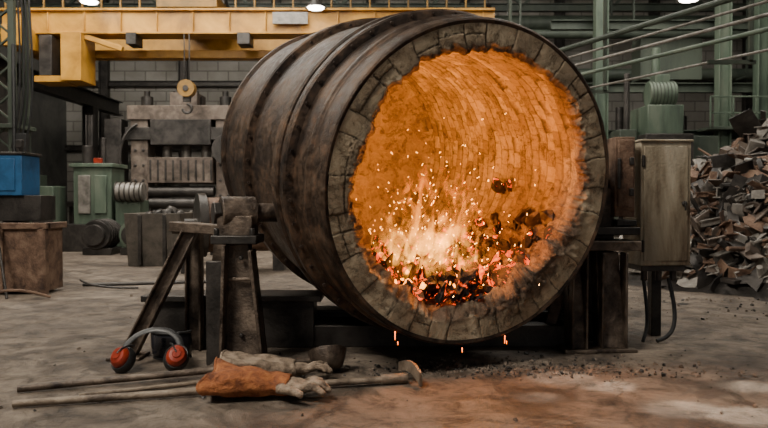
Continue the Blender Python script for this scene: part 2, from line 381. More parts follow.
for i in range(330):
    y = R.uniform(.03, 1.15); x = R.gauss(.04, .22+.05*y); top = -.565+.06*math.sin(min(1, y/.5)*2.2) - (abs(x-.05)*.26)
    zf = -math.sqrt(max(.01, .71**2-min(.5, x*x))); z = R.uniform(zf, max(zf+.02, top))
    rad = R.uniform(.03, .10); g.rock((x, y, z), rad, 0, (1, R.uniform(.35, .8), R.uniform(.2, .5)), .9)
for i in range(110):
    y = R.uniform(.12, .9); x = R.gauss(-.06, .15); z = -.59+R.uniform(-.04, .02); g.rock((x, y, z), R.uniform(.010, .030), 1, (1, .8, .5), .7)
for i in range(50):
    a = R.uniform(-1.5, -.3); y = R.uniform(.1, .8); r = .735-R.uniform(0, .02); g.rock((math.cos(a)*r, y, math.sin(a)*r), R.uniform(.02, .06), 2, (1, 1, .5), .9)
g.build('burning_charge', [M['coal'], M['hot'], M['shell2']], 0, furn, 25, mw=FM)
# flames (emissive volume)
m = bpy.data.materials.new('flame_volume'); m.use_nodes = True; nt = m.node_tree; nt.nodes.clear()
out = nt.nodes.new('ShaderNodeOutputMaterial'); em = nt.nodes.new('ShaderNodeEmission'); nt.links.new(em.outputs[0], out.inputs['Volume'])
tc = nt.nodes.new('ShaderNodeTexCoord'); mp = nt.nodes.new('ShaderNodeMapping'); mp.inputs['Scale'].default_value = (1, .7, .42)
nt.links.new(tc.outputs['Object'], mp.inputs[0])
n = tex(nt, 'noise', 7.0, 3, .5, 2.1, mp.outputs[0])
sp = nt.nodes.new('ShaderNodeSeparateXYZ'); nt.links.new(tc.outputs['Object'], sp.inputs[0])
ln = nt.nodes.new('ShaderNodeVectorMath'); ln.operation = 'LENGTH'
mp2 = nt.nodes.new('ShaderNodeMapping'); mp2.inputs['Scale'].default_value = (1/.38, 1/.42, 0); nt.links.new(tc.outputs['Object'], mp2.inputs[0]); nt.links.new(mp2.outputs[0], ln.inputs[0])
hgt = mth('MULTIPLY', mth('ADD', sp.outputs['Z'], .22), 1/.62)
thr = mth('ADD', .465, mth('ADD', mth('MULTIPLY', hgt, .18), mth('MULTIPLY', mth('POWER', ln.outputs['Value'], 2.0), .17)))
d = mth('MAXIMUM', mth('SUBTRACT', n.outputs[0], thr), 0.0)
d = mth('MINIMUM', mth('MULTIPLY', d, 18), 1.0)
cr = ramp(nt, [(1, .40, .045), (1, .29, .020), (1, .18, .008)], [0, .4, .9]); nt.links.new(hgt, cr.inputs[0]); nt.links.new(cr.outputs[0], em.inputs[0])
nt.links.new(mth('MULTIPLY', d, 21), em.inputs[1])
g = MB(); g.blob((0, 0, 0), (.40, .44, .42), 0)
fo = g.build('flames', [m], 0, furn, mw=FM @ Matrix.Translation((-.03, .50, -.31)))
# sparks
g = MB()
for i in range(210):
    y = R.uniform(.0, 1.1); x = R.gauss(-.05, .24); z = -.55+abs(R.gauss(0, .36))
    if x*x+z*z > .45: continue
    d = V((R.gauss(0, .5), R.gauss(-.3, .3), R.uniform(.2, 1))).normalized(); l = R.uniform(.003, .020); p = V((x, y, z)); w = R.uniform(.0008, .0018)
    g.cyl(p, p+d*l, w, w*.6, 5)
for i in range(22):
    p = V((R.uniform(-.4, .3), R.uniform(-.35, .1), R.uniform(-.6, .1))); g.cyl(p, p+V((.003, 0, .010)), .0014, .001, 5)
g.build('sparks', [M['spark']], 0, furn, mw=FM)
g = MB()
for (x, z, l) in ((-.46, -.02, .05), (-.44, -.07, .02), (-.02, -.03, .03), (.27, -.02, .05), (.285, -.06, .02)):
    r = .915; zz = -math.sqrt(r*r-x*x)+z; g.cyl((x, .0, zz), (x+.003, .0, zz-l), .003, .0012, 6)
g.build('molten_drips', [M['drip']], 0, furn, mw=FM)

# ------------------------------------------------------------------ stands
g = MB()
def taper(gm, b0, b1, w0, d0, w1, d1, mi=0):
    b0, b1 = V(b0), V(b1)
    vs = []
    for c_, w, d in ((b0, w0, d0), (b1, w1, d1)):
        vs += [c_+V((-w/2, -d/2, 0)), c_+V((w/2, -d/2, 0)), c_+V((w/2, d/2, 0)), c_+V((-w/2, d/2, 0))]
    gm.add(vs, [(0,3,2,1),(4,5,6,7),(0,1,5,4),(1,2,6,5),(2,3,7,6),(3,0,4,7)], mi)
taper(g, (-.80, 4.02, .02), (-.845, 4.05, .70), .20, .10, .14, .10)
g.box((-.905, 3.97, .36), (.02, .16, .68), 0, (0, .03, 0)); g.box((-.715, 3.97, .34), (.02, .16, .66), 0, (0, -.11, 0))
g.box((-.81, 3.965, .50), (.15, .02, .02), 0)
for z in (.18, .62): g.cyl((-.81, 3.975, z), (-.81, 3.955, z), .014, None, 6, 1)
g.box((-.80, 4.0, .012), (.36, .3, .024))
for sx in (-.14, .14): g.cyl((-.80+sx, 3.9, .02), (-.80+sx, 3.9, .05), .018, None, 6, 1)
g.box((-.97, 4.02, .30), (.10, .05, .60), 1)
g.box((-.845, 4.05, .725), (.26, .26, .05), 1)
g.box((-.845, 4.05, .80), (.2, .2, .12), 0)
d = xA.copy(); d.z = 0; d.normalize()
pc = V((-.845, 4.05, .875))
g.cyl(pc-d*.10, pc+d*.10, .095, .095, 28, 0); g.cyl(pc-d*.13, pc+d*.40, .055, .055, 24, 0); g.cyl(pc-d*.145, pc-d*.10, .07, .07, 6, 1)
for sx in (-.1, .1):
    g.cyl((-.845+sx, 3.96, .74), (-.845+sx, 3.96, .79), .02, .02, 6, 1)
g.ibeam((-1.545, 4.2, 0), (-1.16, 4.22, .78), .09, .09, .014)
g.box((-1.54, 4.2, .01), (.2, .2, .02))
g.ibeam((-1.20, 4.42, 0), (-1.20, 4.42, .76), .09, .10, .014)
g.beam((-1.28, 4.25, .79), (-.88, 4.12, .77), .10, .06); g.beam((-1.24, 4.2, .77), (-1.18, 4.5, .77), .08, .05)
g.beam((-1.12, 4.55, 0), (-1.02, 4.5, .78), .09, .09)
g.bx(-1.50, -.45, 4.48, 4.7, 0, .30, 1); g.bx(-1.55, -.4, 4.44, 4.74, .30, .34, 1)
g.ibeam((-1.5, 4.9, .1), (1.5, 4.76, .1), .2, .2, .02, 1)
g.bx(-.5, 1.2, 4.5, 4.9, 0, .14, 1)
g.build('left_stand', [M['stand'], M['dsteel']], .006, furn)
g = MB()
for x, y, w in ((1.215, 4.42, .10), (1.44, 4.45, .17)):
    taper(g, (x, y, .02), (x-.02, y+.06, .62), w, .14, w*.85, .12); g.box((x, y, .012), (w+.1, .26, .024))
    g.box((x-w*.45, y-.05, .32), (.015, .12, .6)); g.box((x+w*.42, y-.05, .32), (.015, .12, .6))
taper(g, (1.33, 4.80, .02), (1.36, 4.72, .9), .5, .05, .3, .05, 1)
g.beam((1.06, 4.62, .0), (1.24, 4.55, .6), .07, .07); g.beam((1.58, 4.8, .0), (1.5, 4.75, .6), .07, .07)
g.box((1.38, 4.55, .66), (.48, .32, .06)); g.box((1.50, 4.58, .75), (.28, .22, .05), 1)
pc2 = V((1.45, 4.76, 1.05))
g.cyl(pc2-d*.40, pc2+d*.12, .06, .06, 24, 1); g.cyl(pc2-d*.14, pc2-d*.0, .12, .12, 28, 1)
g.box((1.42, 4.72, .86), (.2, .2, .34), 0)
g.box((1.565, 4.66, 1.10), (.13, .22, .52), 2); g.box((1.565, 4.54, 1.12), (.10, .02, .44), 2); g.box((1.57, 4.66, .80), (.13, .28, .04), 1)
g.cyl((1.52, 4.525, 1.22), (1.52, 4.525, 1.02), .012, .012, 8, 1)
g.box((1.60, 4.528, 1.2), (.03, .02, .05), 1); g.box((1.60, 4.528, 1.0), (.03, .02, .05), 1)
g.build('right_stand', [M['stand'], M['dsteel'], M['rust']], .006, furn)
cab = empty('electrical_cabinet')
g = MB(); rz = (0, 0, math.radians(3)); RM = Matrix.Translation((1.855, 4.78, .925)) @ Euler(rz).to_matrix().to_4x4(); g.M = RM
g.box((0, 0, 0), (.34, .30, .82), 0); g.box((0, -.152, 0), (.30, .012, .76), 0)
g.box((0, 0, .417), (.36, .34, .015), 0)
for z in (-.28, .28): g.cyl((-.155, -.16, z-.04), (-.155, -.16, z+.04), .01, .01, 8, 1)
g.cyl((.12, -.158, .0), (.12, -.178, .0), .018, .018, 12, 1); g.box((.12, -.18, -.015), (.012, .01, .06), 1)
g.box((0, 0, -.43), (.30, .26, .04), 1); g.beam((.05, .12, -.45), (.05, .12, -.925), .07, .07, 1)
for x in (-.1, .0, .1): g.cyl((x, -.05, -.44), (x, -.05, -.52), .022, .022, 10, 1)
g.M = Matrix.Identity(4)
g.build('cabinet_body', [M['cab'], M['dsteel']], .006, cab)
def bez(p0, p1, p2, p3, n=18):
    p0, p1, p2, p3 = map(V, (p0, p1, p2, p3)); o = []
    for i in range(n+1):
        t = i/n; o.append(p0*(1-t)**3+p1*3*t*(1-t)**2+p2*3*t*t*(1-t)+p3*t**3)
    return o
g = MB()
g.tube(bez((1.925, 4.73, .42), (2.0, 4.7, .10), (1.92, 4.62, .05), (1.80, 4.6, .02)), .014, 10)
g.tube(bez((1.755, 4.73, .42), (1.79, 4.7, .1), (1.74, 4.62, .1), (1.70, 4.58, .02)), .012, 10)
g.build('hoses', [M['rubber']], 0, cab)

# ------------------------------------------------------------------ hand tools
g = MB()
a_, b_ = V((-1.69, 3.17, .022)), V((.10, 3.60, .03))
g.tube([a_+(b_-a_)*t/6 for t in range(7)], .018, 12)
dd = (b_-a_).normalized(); sd = V((-dd.y, dd.x, 0))
g.cyl(b_-dd*.12, b_+dd*.02, .025, .028, 12)
vs = []; hd = V((.55, -.83, 0)).normalized(); hn = V((.83, .55, 0)).normalized(); b0 = b_+dd*.02
NK = 9
for k in range(NK):
    t = k/(NK-1); u = -.085+.20*t; zc = .035+.028*math.cos((t-.35)*3.2); off = hn*(.02-.05*(t-.4)**2)
    hw = .024+.012*t
    for s_ in (-1, 1):
        for th in (-.007, .007): vs.append(b0+off+hd*u+V((0, 0, zc-.01+hw*s_))+hn*th+V((0, 0, .004)))
fsx = []
for k in range(NK-1):
    o = k*4; fsx += [(o, o+2, o+6, o+4), (o+1, o+5, o+7, o+3), (o, o+4, o+5, o+1), (o+2, o+3, o+7, o+6)]
fsx += [(0, 1, 3, 2), (4*NK-4, 4*NK-2, 4*NK-1, 4*NK-3)]
g.add(vs, fsx, 0)
g.build('furnace_rake', [M['wood']])
g = MB()
a_, b_ = V((-1.80, 3.42, .022)), V((-.40, 3.90, .05))
g.tube([a_+(b_-a_)*t/6 for t in range(7)], .018, 12)
cup = V((-.31, 3.86, .072)); ax = V((-.1, .35, .62)).normalized()
x_, y_ = basis(ax); CM = Matrix.Translation(cup) @ Matrix((x_, y_, ax)).transposed().to_4x4()
g.M = CM; g.lathe([(.0005, -.06), (.05, -.058), (.075, -.04), (.09, -.01), (.102, .04), (.108, .042), (.108, .035), (.094, -.01), (.078, -.046), (.05, -.066), (.0005, -.068)], 32, 0, 'z'); g.M = Matrix.Identity(4)
g.build('casting_ladle', [M['stand']])
g = MB(); a_, b_ = V((-1.46, 3.33, .014)), V((-.76, 3.66, .014)); g.tube([a_, (a_+b_)/2, b_, b_+V((.05, .02, .0))], .011, 10)
g.build('poker_rod', [M['wood']])

# ear muffs
g = MB()
def cupm(c, axd, r, sp_):
    x_, y_ = basis(axd); g.M = Matrix.Translation(c) @ Matrix((x_, y_, axd.normalized())).transposed().to_4x4() @ Matrix.Diagonal((.82, 1.0, 1, 1)) @ Matrix.Rotation(sp_, 4, 'Z') @ Matrix.Diagonal((1, .86, 1, 1))
    g.lathe([(.0005, .042), (r*.30, .042), (r*.36, .036), (r*.60, .034), (r*.74, .024), (r*.82, .006), (r*.82, -.005)], 28, 0, 'z')
    g.lathe([(r*.75, .002), (r*.90, .004), (r*1.0, -.006), (r*1.04, -.026), (r*.98, -.045), (r*.6, -.045), (r*.5, -.015), (.0005, -.015)], 28, 1, 'z')
    g.tube([V((0, .1*r, .043)), V((0, .6*r, .038)), V((0, 1.0*r, .016)), V((0, 1.3*r, -.02))], .006, 8, 1)
    g.M = Matrix.Identity(4)
cupm(V((-1.45, 3.84, .080)), V((-.35, -.72, .62)), .086, .4); cupm(V((-1.155, 3.88, .080)), V((.25, -.75, .58)), .086, -.4)
pts = []
for i in range(17):
    t = i/16; a = math.pi*t; pts.append(V((-1.3025-.16*math.cos(a), 3.90+.12*math.sin(a), .10+.105*math.sin(a))))
g.tube(pts, .020, 8, 1, .35)
g.build('ear_muffs', [M['redp'], M['rubber']])
g = MB(); vs = []; nn = 16
for k in range(7):
    for i in range(nn+1):
        a = math.pi*(.05+.9*i/nn); rr = .115+.010*math.sin(k/6*3.14); z = .01+k*.026
        vs.append(V((-1.27-rr*math.cos(a)*1.0, 4.20-rr*math.sin(a)*.8-.02*k/6, z)))
g.add(vs, [(k*(nn+1)+i, k*(nn+1)+i+1, (k+1)*(nn+1)+i+1, (k+1)*(nn+1)+i) for k in range(6) for i in range(nn)], 0)
top = [vs[6*(nn+1)+i] for i in range(nn+1)]; g.tube(top, .010, 8, 1); g.tube([vs[i] for i in range(nn+1)], .006, 8, 1)
fs_ob = g.build('face_shield', [M['visor'], M['rubber']]); so = fs_ob.modifiers.new('s', 'SOLIDIFY'); so.thickness = .004

# gloves
def glove(org, yaw, mir, sc, pitch, curl, cuffmat, handmat, roll=0):
    e = empty('welding_glove')
    T = Matrix.Translation(org) @ Euler((roll, pitch, yaw)).to_matrix().to_4x4() @ Matrix.Diagonal((sc, sc*mir, sc, 1))
    h = MB(); h.M = T
    h.blob((.055, 0, .030), (.075, .056, .028)); h.blob((.0, 0, .030), (.07, .048, .029)); h.blob((-.05, .0, .032), (.06, .044, .031))
    for k, (y, L, sp_) in enumerate(((-.043, .080, -.22), (-.015, .096, -.05), (.014, .090, .09), (.041, .068, .28))):
        p = V((.105, y, .03)); d0 = V((math.cos(sp_), math.sin(sp_), 0)); pts = [p-d0*.03]
        segs = [L*.45, L*.32, L*.25]; zz = .30+R.uniform(-.15, .15)
        pts.append(p)
        for s_ in segs:
            p = p + (d0*math.cos(zz)+V((0, 0, math.sin(zz))))*s_; p.z = max(p.z, .014); pts.append(p); zz -= curl*(1+.3*k*.5)
        h.tube(pts, [.015, .0155, .0145, .0135, .0115], 10)
        h.blob(pts[-1], (.0125, .0125, .0125))
    tp = [V((.01, -.03, .03)), V((.045, -.065, .034)), V((.078, -.092, .036)), V((.11, -.105, .028))]
    h.tube(tp, [.02, .018, .016, .013], 10); h.blob(tp[-1], (.0135, .0135, .0135))
    ob = h.build('glove_hand', [handmat], 0, e)
    rm = ob.modifiers.new('r', 'REMESH'); rm.mode = 'VOXEL'; rm.voxel_size = .004; rm.use_smooth_shade = True
    smo = ob.modifiers.new('s', 'SMOOTH'); smo.iterations = 3; smo.factor = .5
    tx = bpy.data.textures.new('w', 'CLOUDS'); tx.noise_scale = .03; tx.noise_depth = 3
    dm = ob.modifiers.new('d', 'DISPLACE'); dm.texture = tx; dm.texture_coords = 'GLOBAL'; dm.strength = .012; dm.mid_level = .5
    cmb = MB(); cmb.M = T; vs = []; n_ = 56; ns = 24
    for k in range(ns+1):
        t = k/ns; x = .05-.28*t; w = .056+.06*sm(.1, 1, t); hh = .036+.020*t
        for i in range(n_):
            a = 2*math.pi*i/n_; q = V((x*11, math.cos(a)*1.6, math.sin(a)*1.6+yaw*5))
            wr = (.012*noise.noise(q)+.006*noise.noise(q*2.5))*(.4+t)
            fold = .010*math.sin(x*70+2*math.cos(a))*sm(.0, .2, t)*sm(.55, .2, t)
            zc_ = .034+.012*t
            vs.append(V((x + .03*noise.noise(V((a*.8, 2, yaw)))*(.5+t), (w+wr+fold*.6)*math.cos(a), max(.002, zc_+(hh+wr+fold*.5)*math.sin(a)*(1 if math.sin(a) < 0 else .9+.3*noise.noise(q*.7))))))
    cmb.add(vs, [(k*n_+i, k*n_+(i+1) % n_, (k+1)*n_+(i+1) % n_, (k+1)*n_+i) for k in range(ns) for i in range(n_)], 0)
    co = cmb.build('glove_cuff', [cuffmat], 0, e, 80); so = co.modifiers.new('s', 'SOLIDIFY'); so.thickness = .006; so.offset = 0
    hm = MB(); ring = [T @ vs[ns*n_+i] for i in range(n_)]; hm.tube(ring+[ring[0]], .0065, 8); hm.tube([T @ vs[(ns-4)*n_+i] for i in range(n_)]+[T @ vs[(ns-4)*n_]], .004, 6)
    hm.build('glove_hem', [cuffmat], 0, e)
    return e
glove(V((-.52, 3.34, .022)), math.radians(-5), 1, 1.34, 0, .45, M['leather'], M['gleather'])
glove(V((-.53, 3.61, .035)), math.radians(10), -1, 1.28, math.radians(2), .35, M['gleather'], M['gleather'], math.radians(-10))

# rubble
g = MB()
for i in range(1100):
    if R.random() < .8: x = R.gauss(.8, .5); y = 3.95+abs(R.gauss(0, .2))-.28+.18*R.random()
    else: x = R.uniform(-2.5, 4.5); y = R.uniform(2.6, 7)
    s_ = abs(R.gauss(0, .005))+.0022; g.rock((x, y, s_*.35), s_, R.choice((0, 0, 1)), (1, 1, .6), .7)
for i in range(60):
    x = R.uniform(2.6, 3.8); y = R.uniform(5.5, 6.8); s_ = R.uniform(.005, .018); g.rock((x, y, s_*.3), s_, R.choice((0, 1)), (1, 1, .5), .8)
g.build('floor_rubble', [M['conc'], M['dsteel']], 0, None, 25)

# ------------------------------------------------------------------ scrap pile
g = MB(); cx, cy, rx, ry, H = 5.35, 8.75, 2.75, 2.5, 1.80
def mh(x, y):
    d = math.hypot((x-cx)/rx, (y-cy)/ry)
    return max(0, H*(1-d**1.6)) * (1+.22*noise.noise(V((x*1.1, y*1.1, 0)))) if d < 1 else 0
n = 44; vs = []
for j in range(n+1):
    for i in range(n+1):
        x = cx-rx+2*rx*i/n; y = cy-ry+2*ry*j/n; vs.append((x, y, mh(x, y)*.9-.02+.05*noise.noise(V((x*4, y*4, 3)))))
g.add(vs, [(j*(n+1)+i, j*(n+1)+i+1, (j+1)*(n+1)+i+1, (j+1)*(n+1)+i) for j in range(n) for i in range(n)], 1)
def plate(c, mt, w, l, mi, bend, t=.008):
    ns = 5; vs = []; fs = []
    for k in range(ns+1):
        u = k/ns-.5; z = bend*(math.cos(u*3)-.7)*l*.5; wob = R.uniform(-.12, .12)*w
        for s_ in (-.5, .5):
            for tt in (0, t): vs.append(V(c)+mt @ V((u*l, s_*w*(1+R.uniform(-.15, .15))+wob, z+tt+s_*bend*.3*w*u)))
    for k in range(ns):
        o = k*4; fs += [(o, o+4, o+6, o+2), (o+1, o+3, o+7, o+5), (o, o+1, o+5, o+4), (o+2, o+6, o+7, o+3)]
    fs += [(0, 2, 3, 1), (4*ns, 4*ns+1, 4*ns+3, 4*ns+2)]; g.add(vs, fs, mi)
for i in range(1700):
    a = R.uniform(0, 2*math.pi); d = R.random()**.5*.96; x = cx+rx*d*math.cos(a); y = cy+ry*d*math.sin(a)
    if y > cy+.8: y = 2*cy - y
    z = mh(x, y)+R.uniform(-.02, .12); mi = R.choices((0, 1, 2, 3, 4), (25, 29, 26, 6, 16))[0]
    mt = Euler((R.uniform(-1.2, 1.2), R.uniform(-1.2, 1.2), R.uniform(0, 6.28))).to_matrix(); k = R.random(); s_ = R.uniform(.6, 1.7)
    z = max(z, .10)
    if k < .38: plate((x, y, z), mt, R.uniform(.05, .20)*s_, R.uniform(.12, .45)*s_, mi, R.uniform(-.6, .6))
    elif k < .58:
        dv = mt @ V((1, 0, 0)); dv.z *= .5; l = R.uniform(.2, .8); p = V((x, y, z)); g.cyl(p-dv*l*.5, p+dv*l*.5, .02*s_, None, 8, mi)
    elif k < .78:
        dv = mt @ V((1, 0, 0)); dv.z *= .5; l = R.uniform(.2, .8); p = V((x, y, z)); g.ibeam(p-dv*l*.5, p+dv*l*.5, .08*s_, .1*s_, .012, mi)
    elif k < .90: g.box((x, y, z), (R.uniform(.08, .32), R.uniform(.08, .22), R.uniform(.03, .16)), mi, mt)
    else:
        g.M = Matrix.Translation((x, y, z)) @ mt.to_4x4(); r = R.uniform(.05, .14); g.lathe([(r*.6, -.025), (r, -.025), (r, .025), (r*.6, .025), (r*.6, -.025)], 18, mi); g.M = Matrix.Identity(4)
g.build('scrap_metal_pile', [M['rust'], M['dsteel'], M['gsteel'], M['psteel'], M['plate']], 0, None, 30)

# ------------------------------------------------------------------ overhead crane
g = MB()
Y0 = 14
g.bx(-7.6, 2.2, Y0, Y0+.35, 4.28, 4.70); g.bx(-7.6, 2.2, Y0-.08, Y0+.43, 4.70, 4.75); g.bx(-7.6, 2.2, Y0-.08, Y0+.43, 4.24, 4.28)
g.bx(-7.6, 2.2, Y0+2, Y0+2.35, 4.28, 4.72)
for i in range(14): g.bx(-7.4+i*.72, -7.38+i*.72, Y0-.05, Y0, 4.28, 4.70)
g.bx(-6.2, 2.2, Y0+.6, Y0+.9, 3.90, 4.06, 0)
for i in range(26): g.beam((-7.5+i*.38, Y0-.05, 4.75), (-7.5+i*.38, Y0-.05, 5.25), .035, .035, 1)
for z in (4.98, 5.25): g.beam((-7.5, Y0-.05, z), (2.1, Y0-.05, z), .035, .035, 1)
g.bx(-7.3, -6.9, Y0-.6, Y0+2.6, 3.9, 4.3, 0); g.bx(-6.35, -5.95, Y0-.2, Y0+.5, 3.3, 4.25, 0); g.bx(-6.9, -6.3, Y0-.15, Y0+.45, 3.28, 3.4, 0)
g.bx(-6.8, -6.55, Y0-.15, Y0+.3, 3.4, 4.2, 2)
g.beam((-5.95, Y0, 4.2), (-5.2, Y0, 3.95), .1, .1, 0)
g.bx(-4.5, -3.3, Y0-.1, Y0+2.3, 4.76, 5.0, 1); g.bx(-4.2, -3.6, Y0+.1, Y0+.9, 5.0, 5.4, 2); g.cyl((-4.4, Y0+1.2, 5.1), (-3.4, Y0+1.2, 5.1), .22, None, 20, 2)
g.bx(-2.2, -1.5, Y0-.12, Y0-.08, 4.42, 4.66, 3)
for x in (-1.2, .2): g.bx(x, x+.3, Y0-.2, Y0+.6, 3.75, 4.25, 1)
for x, w in ((-5.1, .2), (-2.9, .25), (-.7, .2)): g.bx(x, x+w, Y0-.12, Y0+.3, 4.03, 4.26, 2)
crane = g.build('overhead_crane', [M['yellow'], M['dyellow'], M['dsteel'], M['gsteel']], .008)
g = MB()
for dx in (-.05, .05): g.cyl((-3.9+dx, Y0-.1, 3.2), (-3.9+dx, Y0-.1, 4.235), .014, None, 6, 1)
g.cyl((-3.9, Y0-.2, 3.15), (-3.9, Y0, 3.15), .17, None, 28, 0); g.cyl((-3.9, Y0-.22, 3.15), (-3.9, Y0+.02, 3.15), .06, None, 16, 1)
g.box((-3.9, Y0-.1, 2.97), (.14, .1, .16), 1)
g.tube([V((-3.9+.09*math.sin(a), Y0-.1, 2.76+.09*math.cos(a))) for a in [i*.42 for i in range(12)]], .028, 10, 1)
g.build('hook_block', [M['dyellow'], M['dsteel']], .004, crane)
g = MB()
g.ibeam((-7.75, 6, 3.6), (-7.75, 20.5, 3.6), .25, .4, .03, 0)
for y in (9.5, 14, 18.5): g.ibeam((-7.75, y, 0), (-7.75, y, 3.4), .3, .3, .03, 0)
g.build('crane_runway', [M['dsteel']], .005)

def hlamp(x, y, z):
    g = MB(); g.M = Matrix.Translation((x, y, z))
    g.lathe([(.05, .25), (.07, .22), (.09, .12), (.2, .0), (.205, -.02), (.19, -.015), (.08, .1), (.0005, .1)], 24, 0, 'z')
    g.lathe([(.16, -.005), (.15, -.03), (.0005, -.045)], 24, 1, 'z'); g.cyl((0, 0, .25), (0, 0, ZC-z-.015), .012, None, 6, 0)
    g.M = Matrix.Identity(4); g.build('high_bay_lamp', [M['dsteel'], M['lamp']])
for p in ((-5.65, 13.5, 4.76), (-1.30, 13.4, 4.62), (5.2, 12, 4.38), (-4.0, 17.6, 5.7), (2.6, 17.6, 5.6), (5.95, 12, 4.42)): hlamp(*p)

# ------------------------------------------------------------------ left background machinery
g = MB()
for x in (-5.95, -5.45):
    for y in (10.3, 10.7): g.beam((x, y, 0), (x, y, 6), .09, .09, 0)
for i in range(14):
    z = i*.42; g.beam((-5.95, 10.3, z), (-5.45, 10.3, z+.42), .04, .03, 0); g.beam((-5.45, 10.3, z), (-5.95, 10.3, z+.42), .04, .03, 0)
for z in (.0, 2, 4): g.bx(-6.05, -5.35, 10.2, 10.8, z, z+.06)
for k in range(4): g.tube(bez((-5.4+.03*k, 10.2, 6), (-5.3+.05*k, 10.1, 4), (-5.1+.1*k, 10.1, 2.6-.2*k), (-5.42, 10.2, 1.7-.1*k)), .016, 6, 1)
g.box((-5.2, 10.1, 1.75), (.14, .12, .3), 1); g.cyl((-5.35, 10.15, 1.2), (-5.35, 10.15, 3.2), .03, None, 8, 1)
g.build('lattice_column', [M['dgreen'], M['rubber']], .004)
g = MB(); g.bx(-4.45, -3.93, 7.6, 8.0, 1.0, 1.44, 0); g.bx(-4.47, -3.91, 7.58, 8.02, 1.44, 1.47, 1); g.bx(-4.4, -4.0, 7.585, 7.6, 1.05, 1.4, 0)
g.bx(-4.2, -4.0, 7.7, 7.9, 0, 1.0, 1); g.bx(-4.4, -3.8, 7.55, 8.05, .0, .04, 1); g.cyl((-4.0, 7.7, 1.47), (-4.0, 7.7, 1.60), .03, None, 10, 1)
g.box((-3.96, 7.62, 1.56), (.07, .05, .09), 1)
g.bx(-4.3, -3.75, 7.65, 8.0, .72, 1.0, 1)
g.build('blue_control_box', [M['blue'], M['dsteel']], .006)
g = MB(); g.bx(-4.6, -3.40, 7.0, 7.03, .05, .70, 0); g.bx(-3.43, -3.40, 7.03, 7.4, .05, .7, 0); g.bx(-4.6, -3.4, 7.37, 7.4, .05, .7); g.bx(-4.6, -3.4, 7, 7.4, .03, .06); g.bx(-4.64, -3.36, 6.96, 7.04, .66, .72); g.bx(-3.44, -3.36, 7.0, 7.42, .66, .72)
for x in (-4.2, -3.85, -3.44): g.bx(x, x+.05, 6.96, 7, .03, .68)
g.bx(-3.46, -3.38, 6.97, 7.05, 0, .7); g.bx(-4.6, -4.5, 7, 7.1, 0, .1)
for i in range(14): g.rock((R.uniform(-4.5, -3.5), R.uniform(7.1, 7.3), .60), R.uniform(.05, .1), 1)
g.build('scrap_bin', [M['rust'], M['dsteel']], .005)
g = MB(); g.cyl((-3.62, 6.7, .0), (-3.85, 6.9, .85), .014, None, 8, 0); g.tube(bez((-3.8, 6.6, .02), (-3.5, 6.5, .15), (-3.4, 6.6, .1), (-3.2, 6.7, .02)), .014, 8, 1); g.build('pry_bar', [M['dsteel'], M['rust']])
g = MB(); g.tube(bez((-3.3, 7.6, .08), (-3.1, 7.3, .05), (-2.9, 7.3, .03), (-2.6, 7.4, .02)), .012, 8); g.cyl((-3.3, 7.65, .02), (-1.9, 8.0, .02), .018, None, 8); g.build('steel_bar', [M['dsteel']])
g = MB()
vs = [V(p) for p in ((-3.66, 10, 0), (-2.98, 10, 0), (-2.98, 10.8, 0), (-3.66, 10.8, 0), (-3.7, 9.95, .76), (-2.9, 9.95, .76), (-2.9, 10.85, .76), (-3.7, 10.85, .76), (-3.64, 10.02, .74), (-2.96, 10.02, .74), (-2.96, 10.78, .74), (-3.64, 10.78, .74), (-3.6, 10.05, .3), (-3.0, 10.05, .3), (-3.0, 10.75, .3), (-3.6, 10.75, .3))]
g.add(vs, [(0,3,2,1),(0,1,5,4),(1,2,6,5),(2,3,7,6),(3,0,4,7),(4,5,9,8),(5,6,10,9),(6,7,11,10),(7,4,8,11),(8,9,13,12),(9,10,14,13),(10,11,15,14),(11,8,12,15),(12,13,14,15)])
for x in (-3.5, -3.15): g.bx(x, x+.05, 9.93, 9.98, 0.02, .74, 1)
for i in range(30): g.rock((R.uniform(-3.5, -3.05), R.uniform(10.15, 10.65), R.uniform(.5, .78)), R.uniform(.05, .1), 1)
g.build('scrap_skip', [mat('skip_paint', (.05, .043, .034), (.12, .10, .08), None, 5, .6, .2), M['dsteel']], .006)
g = MB()
g.bx(-6.0, -4.95, 12.8, 13.6, 0, .5, 1); g.bx(-5.7, -5.0, 12.85, 13.5, .5, 1.55, 0); g.bx(-5.75, -4.95, 12.8, 13.55, 1.55, 1.62, 0)
g.bx(-5.6, -5.38, 12.81, 12.85, .7, 1.4, 2); g.bx(-5.3, -5.08, 12.81, 12.85, .7, 1.4, 0); g.bx(-4.95, -4.5, 12.9, 13.4, 0, .95, 0); g.cyl((-4.9, 12.85, 1.1), (-4.4, 12.85, 1.1), .17, None, 20, 2)
for k in range(6): g.cyl((-4.9+k*.09, 12.85, 1.1), (-4.88+k*.09, 12.85, 1.1), .19, None, 20, 1)
g.cyl((-5.5, 13, 1.62), (-5.5, 13, 1.95), .09, None, 16, 1); g.cyl((-5.2, 13, 1.62), (-5.2, 13, 2.1), .05, None, 12, 1); g.bx(-5.35, -5.2, 12.9, 13.1, 1.62, 1.72, 3)
g.bx(-6.4, -6.0, 12.7, 13.2, 0, 1.2, 0); g.bx(-6.4, -6.0, 12.65, 12.7, .5, .9, 1); g.bx(-7.2, -6.5, 12.4, 13.2, 0, .7, 2)
g.build('green_lathe_machine', [M['green'], M['dsteel'], M['gsteel'], M['redp']], .01)
g = MB(); g.M = Matrix.Translation((-.15, .5, 0)) @ Matrix.Diagonal((1.03, 1.0, 1.04, 1))
g.bx(-5.0, -2.6, 14, 15.4, 0, .6, 0)
